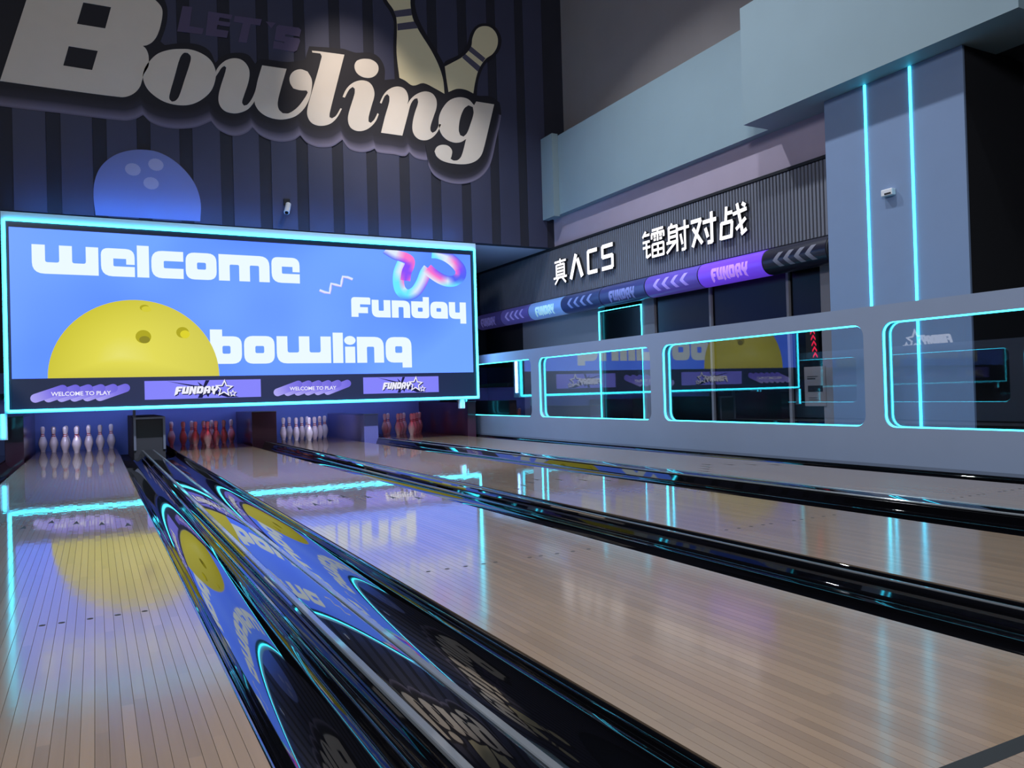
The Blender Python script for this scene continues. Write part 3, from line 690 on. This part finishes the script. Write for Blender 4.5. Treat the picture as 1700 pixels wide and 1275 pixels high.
mpoly('letter', [c1([(1219, 402), (1240, 370), (1275, 342), (1320, 330), (1365, 340), (1398, 375), (1408, 415), (1400, 470), (1375, 545), (1366, 580), (1376, 597), (1395, 592), (1420, 560), (1440, 515), (1455, 450), (1479, 370), (1617, 390), (1585, 500), (1567, 580), (1573, 618), (1595, 640), (1630, 640), (1680, 605), (1722, 550), (1737, 522), (1730, 512), (1690, 510), (1655, 500), (1637, 470), (1635, 435), (1655, 405), (1695, 392), (1735, 405), (1757, 445), (1760, 490), (1745, 560), (1715, 615), (1670, 655), (1620, 672), (1570, 675), (1510, 660), (1465, 630), (1441, 595), (1436, 572), (1425, 590), (1395, 620), (1350, 638), (1310, 640), (1265, 625), (1238, 590), (1233, 545), (1245, 490), (1270, 412), (1277, 382), (1266, 373), (1250, 384), (1230, 415), (1216, 435)])], m_cream, L0, L1)
mpoly('letter', [c2([(230, 287), (270, 291), (413, 310), (372, 470), (330, 640), (329, 662), (343, 669), (365, 655), (391, 612), (399, 615), (375, 660), (345, 692), (310, 708), (265, 710), (225, 692), (204, 652), (205, 612), (218, 560), (285, 322), (277, 303), (232, 298)])], m_cream, L0, L1)
mpoly('letter', [c2([(403, 548), (420, 510), (445, 480), (480, 460), (520, 455), (555, 468), (577, 500), (582, 540), (566, 600), (550, 660), (549, 687), (562, 695), (582, 675), (600, 640), (607, 645), (590, 685), (555, 722), (515, 740), (475, 738), (445, 717), (433, 675), (440, 630), (470, 532), (472, 502), (460, 492), (440, 507), (415, 553)])], m_cream, L0, L1)
mpoly('letter_dot', [c2([(530, 333), (570, 340), (600, 365), (605, 397), (590, 425), (560, 440), (520, 437), (485, 415), (470, 380), (478, 350), (500, 337)])], m_cream, L0, L1)
mpoly('letter', [c2([(613, 580), (635, 535), (665, 505), (705, 490), (742, 496), (765, 520), (774, 560), (768, 590), (790, 557), (825, 530), (870, 517), (910, 530), (932, 565), (932, 610), (916, 660), (900, 710), (899, 738), (910, 751), (930, 738), (950, 700), (958, 705), (935, 750), (905, 780), (870, 793), (830, 785), (802, 752), (797, 705), (810, 640), (829, 580), (825, 556), (808, 560), (787, 590), (772, 645), (740, 767), (620, 750), (642, 660), (666, 577), (667, 545), (655, 532), (640, 545), (622, 586)])], m_cream, L0, L1)
mpoly('letter', [c2([(1060, 550), (1110, 560), (1145, 595), (1157, 574), (1258, 590), (1228, 720), (1196, 850), (1180, 885), (1150, 912), (1100, 927), (1030, 925), (970, 910), (935, 885), (922, 855), (935, 830), (965, 818), (1000, 825), (1020, 850), (1018, 880), (1012, 897), (1030, 907), (1055, 903), (1075, 878), (1100, 785), (1070, 803), (1030, 805), (985, 785), (955, 747), (945, 700), (950, 650), (975, 600), (1010, 565)]),
     c2([(1113, 595), (1138, 605), (1142, 640), (1125, 700), (1105, 752), (1085, 772), (1066, 764), (1058, 735), (1066, 670), (1088, 615)])], m_cream, L0, L1)
for pts in ([(1030, 35), (1085, 40), (1070, 148), (1150, 162), (1140, 195), (1000, 178)], [(1175, 65), (1312, 85), (1305, 110), (1240, 100), (1234, 118), (1300, 128), (1294, 152), (1228, 142), (1222, 165), (1290, 176), (1280, 215), (1160, 200)],
            [(1325, 90), (1478, 110), (1468, 145), (1415, 137), (1392, 243), (1345, 238), (1370, 132), (1318, 124)], [(1500, 122), (1555, 130), (1530, 160)],
            [(1572, 142), (1685, 157), (1700, 170), (1690, 208), (1612, 195), (1608, 206), (1688, 218), (1694, 232), (1676, 285), (1660, 294), (1540, 274), (1545, 232), (1592, 240), (1600, 246), (1606, 238), (1556, 228), (1550, 220), (1560, 152)]):
    mpoly('small_letter', [c1(pts)], m_lets, .001, .006, sm=False)
# pins of the mural
mpoly('pin_backing', [c2([(600, -150), (700, -200), (790, -160), (840, -60), (812, 0), (818, 60), (840, 125), (880, 200), (935, 290), (975, 360), (985, 345), (1040, 320), (1085, 290), (1110, 240), (1125, 190), (1160, 145), (1205, 132), (1262, 150), (1298, 210), (1292, 275), (1255, 325), (1210, 360), (1180, 420), (1165, 480), (1160, 560), (990, 560), (700, 480), (695, 400), (690, 250), (692, 120), (670, 65), (630, 0)])], m_muraldark, 0, .003)
mpoly('pin_print', [c2([(628, -60), (645, -120), (700, -150), (765, -125), (800, -60), (786, 0), (790, 60), (803, 115), (840, 185), (900, 280), (945, 370), (970, 450), (978, 530), (925, 500), (860, 470), (800, 484), (755, 455), (724, 440), (708, 300), (710, 170), (706, 100), (690, 55), (652, 0)])], m_creampin, .0042, .007)
for q in ([(691, 63), (789, 49), (794, 88), (706, 98)], [(711, 135), (806, 122), (829, 160), (713, 173)]): mpoly('stripe_print', [c2(q)], m_muralstripe, .0071, .008, sm=False)
mpoly('pin_print', [c2([(1200, 148), (1245, 160), (1276, 205), (1276, 260), (1250, 305), (1212, 332), (1185, 368), (1165, 410), (1150, 470), (1141, 528), (1100, 508), (1050, 502), (1001, 520), (990, 450), (980, 376), (1030, 350), (1075, 325), (1110, 292), (1130, 260), (1136, 215), (1160, 165)])], m_creampin, .0042, .007)
for q in ([(1128, 263), (1209, 330), (1194, 352), (1114, 288)], [(1096, 306), (1180, 376), (1166, 405), (1077, 326)]): mpoly('stripe_print', [c2(q)], m_muralstripe, .0071, .008, sm=False)
zq = 3.225
bp = c1([(540, 1230), (528, 1110), (535, 1020), (570, 940), (640, 880), (720, 852), (800, 845), (890, 858), (980, 905), (1060, 980), (1110, 1060), (1133, 1150), (1130, 1250)])
bp = [(u, max(v, zq)) for u, v in bp]
mpoly('ball_print', [bp], m_muralball, 0, .004)
for x, y in ((750, 957), (880, 930), (853, 1035)):
    c = Q(x/3.4, y/3.4); MB().poly([[(c[0]+.098*math.cos(k*PI/8), c[1]+.085*math.sin(k*PI/8)) for k in range(16)]], fm, .0041, .005).build('hole_print', m_muralhole, mur)

# security camera on the mural wall
cw = onY(476, 345, YM)
sc = thing('security_camera', 'small white security camera fixed low on the mural wall', 'camera', tuple(cw))
MB().bevbox(cw.x-.045, cw.x+.045, YM-.03, YM, cw.z+.03, cw.z+.13, .006).build('mount', m_dark, sc)
MB().tube([(cw.x, YM-.02, cw.z+.06), (cw.x-.01, YM-.07, cw.z+.02)], .014, 8).build('arm', m_white, sc)
MB().tube([(cw.x+.015, YM-.05, cw.z+.045), (cw.x-.03, YM-.13, cw.z-.10)], .04, 12).build('body', m_white, sc)
MB().tube([(cw.x-.0305, YM-.131, cw.z-.1015), (cw.x-.032, YM-.134, cw.z-.106)], .028, 12).build('lens', m_shopglass, sc)

# ------------------------------------------------------------------ right side: fascia sign, tube banner, shopfront
XF = 7.15
fx = frX(XF)
zf0, zf1 = 2.32, 3.175
fa = thing('sign_fascia', 'dark ribbed fascia board above the round banner tube, behind the rail', 'fascia', (XF, 9, zf0))
MB().box(XF+.018, XF+.06, 5.5, 15, zf0, zf1).build('backing', m_slatback, fa)
mb = MB(); y = 5.52
while y < 14.9: mb.box(XF, XF+.0175, y, y+.030, zf0+.01, zf1-.01); y += .052
s_ = mb.build('slats', m_slat, fa); s_['kind'] = 'stuff'
MB().box(XF-.01, XF+.06, 5.5, 15, zf1, zf1+.035).build('top_trim', m_dark, fa)

# white channel-letter sign
sg = thing('channel_letter_sign', 'lit white characters 真人CS 镭射对战 on the ribbed fascia', 'sign', (XF, 9.5, 2.56))
z0, z1 = 2.565, 2.965
def bar(mb, x0, y0, x1, y1, t, box):
    ua, ub = box; wd = ub-ua; hh = z1-z0
    a = Vector((ua+x0*wd, z0+y0*hh)); b = Vector((ua+x1*wd, z0+y1*hh)); d = (b-a); L = d.length; d.normalize(); n = Vector((-d.y, d.x))*(t/2)
    mb.poly([[tuple(a-n), tuple(b-n), tuple(b+n), tuple(a+n)]], fx, .002, .05)
ch = {
 'zhen': ((-11.811, -11.379), .036, [(.1, .88, .95, .88), (.52, .80, .52, 1.0), (.22, .76, .22, .2), (.82, .76, .82, .2), (.22, .74, .82, .74), (.22, .60, .82, .60), (.22, .46, .82, .46), (.22, .32, .82, .32), (.0, .2, 1.0, .2), (.36, .17, .1, -.06), (.66, .17, .92, -.06)]),
 'ren': ((-11.3, -10.839), .085, [(.48, .98, .10, .0), (.56, .78, .86, .0)]),
 'C': ((-10.763, -10.453), .062, [(.98, .92, .12, .92), (.14, .95, .14, .03), (.12, .07, .98, .07)]),
 'S': ((-10.351, -10.01), .062, [(.95, .93, .1, .93), (.12, .96, .12, .5), (.1, .52, .92, .52), (.90, .55, .90, .05), (.05, .07, .92, .07)]),
 'lei': ((-9.284, -8.802), .036, [(.18, 1.0, .02, .80), (.1, .86, .36, .86), (.02, .62, .36, .62), (.02, .42, .38, .42), (.2, .62, .2, .05), (.2, .05, .40, .14),
         (.48, .97, 1.0, .97), (.44, .84, 1.04, .84), (.46, .84, .46, .66), (1.02, .84, 1.02, .66), (.74, .98, .74, .56), (.55, .74, .66, .74), (.82, .74, .94, .74), (.55, .62, .66, .62), (.82, .62, .94, .62),
         (.48, .46, 1.0, .46), (.48, .47, .48, .02), (1.0, .47, 1.0, .02), (.74, .46, .74, .04), (.48, .25, 1.0, .25), (.46, .04, 1.02, .04)]),
 'she': ((-8.735, -8.281), .040, [(.28, 1.0, .2, .88), (.1, .88, .52, .88), (.12, .9, .12, .36), (.50, .9, .50, .0), (.12, .70, .5, .70), (.12, .54, .5, .54), (.0, .36, .55, .36), (.42, .34, .0, .02), (.55, .74, 1.05, .74), (.86, 1.0, .86, .0), (.66, .56, .74, .2), (.86, .02, .7, .02)]),
 'dui': ((-8.217, -7.755), .052, [(.0, .84, .44, .84), (.42, .84, .05, .0), (.08, .62, .46, .05), (.50, .72, 1.05, .72), (.86, 1.0, .86, .0), (.60, .52, .70, .2), (.88, .03, .68, .03)]),
 'zhan': ((-7.676, -7.204), .046, [(.28, 1.0, .24, .5), (.26, .78, .5, .78), (.06, .5, .5, .5), (.08, .52, .04, .0), (.48, .5, .44, .02), (.04, .04, .48, .04), (.52, .70, 1.02, .76), (.68, 1.0, .86, .02), (.80, .02, 1.0, .14), (.98, .48, .62, .2), (.86, .96, .98, .86)]),
}
for k, (bx, th, bars) in ch.items():
    mb = MB()
    for b_ in bars: bar(mb, *b_, th, bx)
    o = mb.build('letter', [m_letter, m_lettersolid], sg)
    for p in o.data.polygons:
        p.material_index = 0 if p.normal.x < -.5 else 1

# round banner tube
XT, ZT, RT = 7.112, 2.149, .155
tb = thing('banner_tube', 'long round purple banner tube with FUNDAY prints under the fascia', 'banner', (XT, 9.5, ZT))
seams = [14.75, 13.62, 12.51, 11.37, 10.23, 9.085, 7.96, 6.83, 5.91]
seg_light_col = [((66, 60, 120), .25), ((78, 72, 150), .28), ((96, 92, 180), .38), ((120, 160, 226), .55), ((56, 70, 120), .22), ((58, 66, 124), .28), ((92, 74, 178), .55), ((112, 66, 236), .95), ((26, 26, 46), .03)]  # uneven lighting along the tube put into segment colours and glow
def ft(u, v, n):                       # u along -Y, v around the tube
    a = v/RT; return (XT-(RT+n)*math.cos(a), -u, ZT+(RT+n)*math.sin(a))
kinds = 'FAFAFAFA'
for i in range(8):
    ya, yb = seams[i], seams[i+1]; c, e = seg_light_col[i+1]
    m_ = mat('banner_print_lit', c, .35, coat=.3, emit=e*.6, ecol=c)
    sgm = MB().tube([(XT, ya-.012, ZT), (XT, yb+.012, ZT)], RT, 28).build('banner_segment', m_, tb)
    MB().tube([(XT, yb+.0119, ZT), (XT, yb-.0119, ZT)], RT-.006, 28).build('seam_ring', m_dark, tb)
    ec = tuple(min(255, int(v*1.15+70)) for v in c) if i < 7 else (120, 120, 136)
    m2 = mat('banner_lettering_lit', ec, .5, emit=(.5*e if i < 7 else .03), ecol=ec)  # lettering takes on the brightness put into its segment
    L = ya-yb; ua = -ya
    if kinds[i] == 'F':
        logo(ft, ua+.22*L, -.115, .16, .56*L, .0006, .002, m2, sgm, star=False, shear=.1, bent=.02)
    else:
        for k in range(4):
            u = ua+L*(.18+.17*k); v0 = -.10; hh = .17
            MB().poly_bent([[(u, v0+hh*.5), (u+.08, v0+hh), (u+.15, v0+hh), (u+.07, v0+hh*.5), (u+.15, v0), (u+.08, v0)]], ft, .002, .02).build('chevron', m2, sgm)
for yy in (12.6, 10.3, 8.2, 6.9):
    MB().box(XT-.02, XT+.02, yy-.01, yy+.01, ZT+RT-.004, 2.318).build('hanger', m_dark, tb)

# shopfront wall behind the rail
XD = 7.3
struct('wall_shop', MB().box(XD, XD+.12, 10.75, 13.35, -.14, 2.15), m_grey)
struct('wall_shop_end', MB().box(XD-.03, XD+.12, 5.89, 6.27, -.14, 2.15), m_grey)
struct('wall_shop_header', MB().box(XD, XD+.12, 5.89, 15, 2.152, 3.2), m_grey)
struct('wall_shop_pier', MB().box(XD, XD+.12, 9.31, 9.6, -.14, 2.15), m_grey)
struct('wall_shop_far', MB().box(XD+.02, XD+.12, 13.35, 15, -.14, 2.25), m_dark)
struct('floor_aisle', MB().box(5.99, 8.59, -3.9, 14.9, -.139, -.02), m_darkroom)
struct('wall_shop_inner', MB().box(8.5, 8.59, 4.5, 14.9, -.02, 3.1), m_darkroom)
dr = thing('shop_doorway', 'dark doorway outlined with a thin cyan light frame behind the rail', 'doorway', (XD, 10.17, 0))
ya, yb, zd = 10.73, 9.606, 1.965
MB().box(XD+.03, XD+.06, yb+.02, ya-.02, -.02, zd-.02).build('dark_pane', m_shopglass, dr)
o = MB().tube([(XD-.012, ya, 0), (XD-.012, ya, zd), (XD-.012, yb, zd), (XD-.012, yb, 0)], .012, 8, smooth=False).build('light_frame', m_cyan2, dr); o['label'] = 'thin glowing cyan frame'
gw = thing('shop_glazing', 'tall black glass shop front panels with grey mullions under the banner tube', 'glazing', (XD, 7.8, 0))
for a, b in ((9.3, 8.14), (8.10, 6.80), (6.76, 6.28)):
    MB().box(XD+.035, XD+.05, b, a, -.02, 2.15).build('glass_panel', m_shopglass, gw)
for yy in (8.12, 6.78): MB().box(XD, XD+.06, yy-.02, yy+.02, -.02, 2.15).build('mullion', m_grey, gw)
MB().box(XD+.01, XD+.06, 6.3, 9.3, -.02, .08).build('sill', m_dark, gw)
# paper notice and red arrow strip
pn = thing('wall_poster', 'grey notice sheet with dark blocks of print beside the column, seen through glass', 'poster', (XD-.034, 6.4, .44))
fp = frX(XD-.034)
pc = [onX(x, y, XD-.034) for x, y in ((1335, 610), (1370, 608), (1370, 672), (1337, 675))]
pa, pb, pz0, pz1 = -pc[0].y, -pc[1].y, .445, .895
MB().poly([[(pa, pz0), (pb, pz0), (pb, pz1), (pa, pz1)]], fp, -.036, .002).build('sheet', mat('poster_grey', (138, 128, 132), .7), pn)
m_ink = mat('poster_ink', (24, 24, 34), .7)
for u, v, du, dv in ((.14, .74, .5, .018), (.14, .68, .38, .03), (.16, .36, .7, .16), (.2, .2, .4, .015), (.2, .15, .45, .015)):
    MB().poly([[(pa+u*(pb-pa), pz0+v*.45), (pa+(u+du)*(pb-pa), pz0+v*.45), (pa+(u+du)*(pb-pa), pz0+(v+dv)*.45), (pa+u*(pb-pa), pz0+(v+dv)*.45)]], fp, .0021, .0028).build('print_block', m_ink, pn)
ra = thing('led_arrow_strip', 'vertical row of five small red lit arrows behind the rail glass', 'sign', (XD-.01, 6.5, 1.02))
for k in range(5):
    c = onX(1349+k*1.2, 551+k*9.6, XD-.01); u, v = -c.y, c.z
    MB().poly([[(u-.03, v-.03), (u, v+.012), (u+.03, v-.03), (u+.03, v-.008), (u, v+.034), (u-.03, v-.008)]], frX(XD-.01), 0, .006).build('arrow', m_redled, ra)
MB().box(XD-.01, XD+.034, 6.37, 6.52, .99, 1.36).build('backing', m_darkroom, ra)

# column with two light lines
XC = 6.955
yc0, yc1 = onX(1605, 300, XC).y, onX(1375, 400, XC).y
col = thing('column', 'broad grey column with two vertical cyan light lines behind the rail', 'column', (XC, 5.1, 0))
MB().bevbox(XC, XC+.03, yc0, yc1, -.02, zn-.002, .004).build('face_panel', m_column, col)
MB().box(XC+.02, 7.9, yc0+.004, yc1-.004, -.02, zn-.003).build('core', m_dark, col)
for (xa, ya_), (xb, yb_) in (((1437, 140), (1446, 505)), ((1511, 110), (1522, 490))):
    p, q = onX(xa, ya_, XC), onX(xb, yb_, XC); yy = (p.y+q.y)/2
    o = MB().box(XC-.012, XC-.0005, yy-.011, yy+.011, .02, zn-.006).build('light_strip', m_cyan2, col); o['label'] = 'vertical glowing cyan line'
c = onX(1478, 320, XC)
ss = thing('wall_sensor', 'small white emergency light box fixed on the column between the light lines', 'sensor', (XC, c.y, c.z))
MB().bevbox(XC-.06, XC-.0005, c.y-.062, c.y+.062, c.z-.035, c.z+.032, .008).build('housing', m_white, ss)
MB().bevbox(XC-.066, XC-.0595, c.y-.05, c.y+.02, c.z-.024, c.z-.008, .002).build('slot', m_dark, ss)

# left wall behind the left rail: only its reflections are seen
lw = thing('back_lit_sign', 'white lit FUNDAY star sign on the left wall outside the picture', 'sign', (-2.6, 10.5, 1.9))
MB().box(-2.66, -2.605, 9.2, 14.0, 1.0, 3.0).build('backing', mat('sign_backing', (44, 46, 60), .6), lw)
fl = lambda u, v, n: (-2.60+n, u, v)
va, vb = onX(1575, 563, 2*5.85+2.6), onX(1526, 563, 2*5.85+2.6)      # where the rail glass mirrors it
logo(fl, va.y, va.z-.06, .17, vb.y-va.y, .001, .02, m_letter, lw, shear=.3)

# ------------------------------------------------------------------ pit: curtain, kickbacks, pins
tag(MB().box(-1.3, 5.9, 14.2, 14.26, -.13, 1.2).build('pit_curtain', m_pit), 'dark blue pit curtain hanging behind the pins under the screen', 'curtain')
tag(MB().box(-1.3, 5.6, 12.0, 14.19, .80, .86).build('light_block_board', m_dark), 'unseen dark housing board added above the pins to hold back light', 'housing')  # unseen board added so the space above the pit stays unlit
def kick(x0, x1, y0, hgt, m_, label, frame=False):
    k = thing('kickback', label, 'partition', ((x0+x1)/2, 13, 0), 'kickback partitions beside the pins')
    MB().bevbox(x0, x1, y0, 14.18, -.12, hgt, .006).build('side_panel', m_, k)
    if frame:
        yy = y0
        mb = MB()
        for a in ((x0, x0+.03), (x1-.03, x1)): mb.box(a[0], a[1], yy-.03, yy-.001, .046, hgt)
        mb.box(x0+.03, x1-.03, yy-.03, yy-.001, hgt-.03, hgt); mb.build('front_frame', m_frame, k)
        MB().box(x0-.005, x0+.03, yy-.03, yy+.03, hgt, .60).build('post', m_frame, k)
    else:
        MB().box(x0-.004, x1+.004, y0-.012, y0+.02, hgt, hgt+.012).build('top_rail', m_frame, k)
kick(.46, .86, 12.02, .50, m_dark, 'kickback with a pale metal front frame at the end of the ball return cover', True)
kick(2.13, 2.50, 12.65, .50, m_maroon, 'dark maroon kickback between the second and third lanes')
kick(3.70, 3.93, 12.0, .41, m_kick, 'slate blue kickback panel between the third and rightmost lanes')
kick(5.45, 5.60, 11.95, .56, m_maroon, 'maroon kickback at the right end beside the rail wall')
kick(-1.03, -.82, 12.0, .56, m_maroon, 'maroon kickback at the left end of the pins')
prof = [(.0, 0), (.036, 0), (.0285, .01), (.036, .03), (.046, .06), (.0555, .095), (.0605, .114), (.0595, .14), (.053, .17), (.0425, .20), (.031, .226), (.0245, .245), (.0232, .262), (.0255, .285), (.030, .310), (.0322, .335), (.0305, .357), (.024, .373), (.013, .380), (.002, .381)]
def rad(z):
    for (r0, z0_), (r1, z1_) in zip(prof, prof[1:]):
        if z0_ <= z <= z1_: return r0+(r1-r0)*(z-z0_)/max(1e-6, z1_-z0_)
pin_me = MB().lathe(prof, 20).mesh('body', m_pin)
st_me = []
for a in (.232, .258):
    zz = [a, a+.005, a+.011]; st_me.append(MB().lathe([(rad(z)+.0009, z) for z in zz], 20).mesh('neck_stripe', m_red))
lanes_w = ('leftmost lane', 'second lane', 'third lane', 'rightmost lane')
look = ('white', 'red-lit', 'white', 'red-lit')
rows = [[0], [-.1525, .1525], [-.305, 0, .305], [-.4575, -.1525, .1525, .4575]]
posw = {1: ['head'], 2: ['left', 'right'], 3: ['left', 'middle', 'right'], 4: ['leftmost', 'second from left', 'third from left', 'rightmost']}
roww = ['front', 'second row', 'third row', 'back row']
for i, x0 in enumerate(LX):
    for r, row in enumerate(rows):
        for k, dx in enumerate(row):
            lab = (f'{look[i]} head pin at the front of the {lanes_w[i]} rack' if r == 0 else f'{look[i]} pin, {posw[r+1][k]} of the {roww[r]} on the {lanes_w[i]}')
            t = thing('bowling_pin', lab, 'bowling pin', (x0+LW/2+dx, 13.02+.264*r, .0006), f'bowling pins on the {lanes_w[i]}')
            for me in [pin_me]+st_me:
                o = bpy.data.objects.new(me.name, me); C.objects.link(o); o.parent = t
# lamps over the pins: white over lanes one and three, red over two and four
for i, x0 in enumerate(LX):
    red = i in (1, 3)
    area('pin_lamp', (x0+LW/2, 12.35, .74), (x0+LW/2, 13.5, .15), .7, 1.2 if red else 5.5, (1, .05, .12) if red else (.68, .64, 1.0), 150, .06)
area('curtain_fill', (2.3, 13.7, .76), (2.3, 14.2, .35), 6.0, 9, (.35, .48, 1.0), 160, .05)  # added light without a fixture, brightens the pit curtain
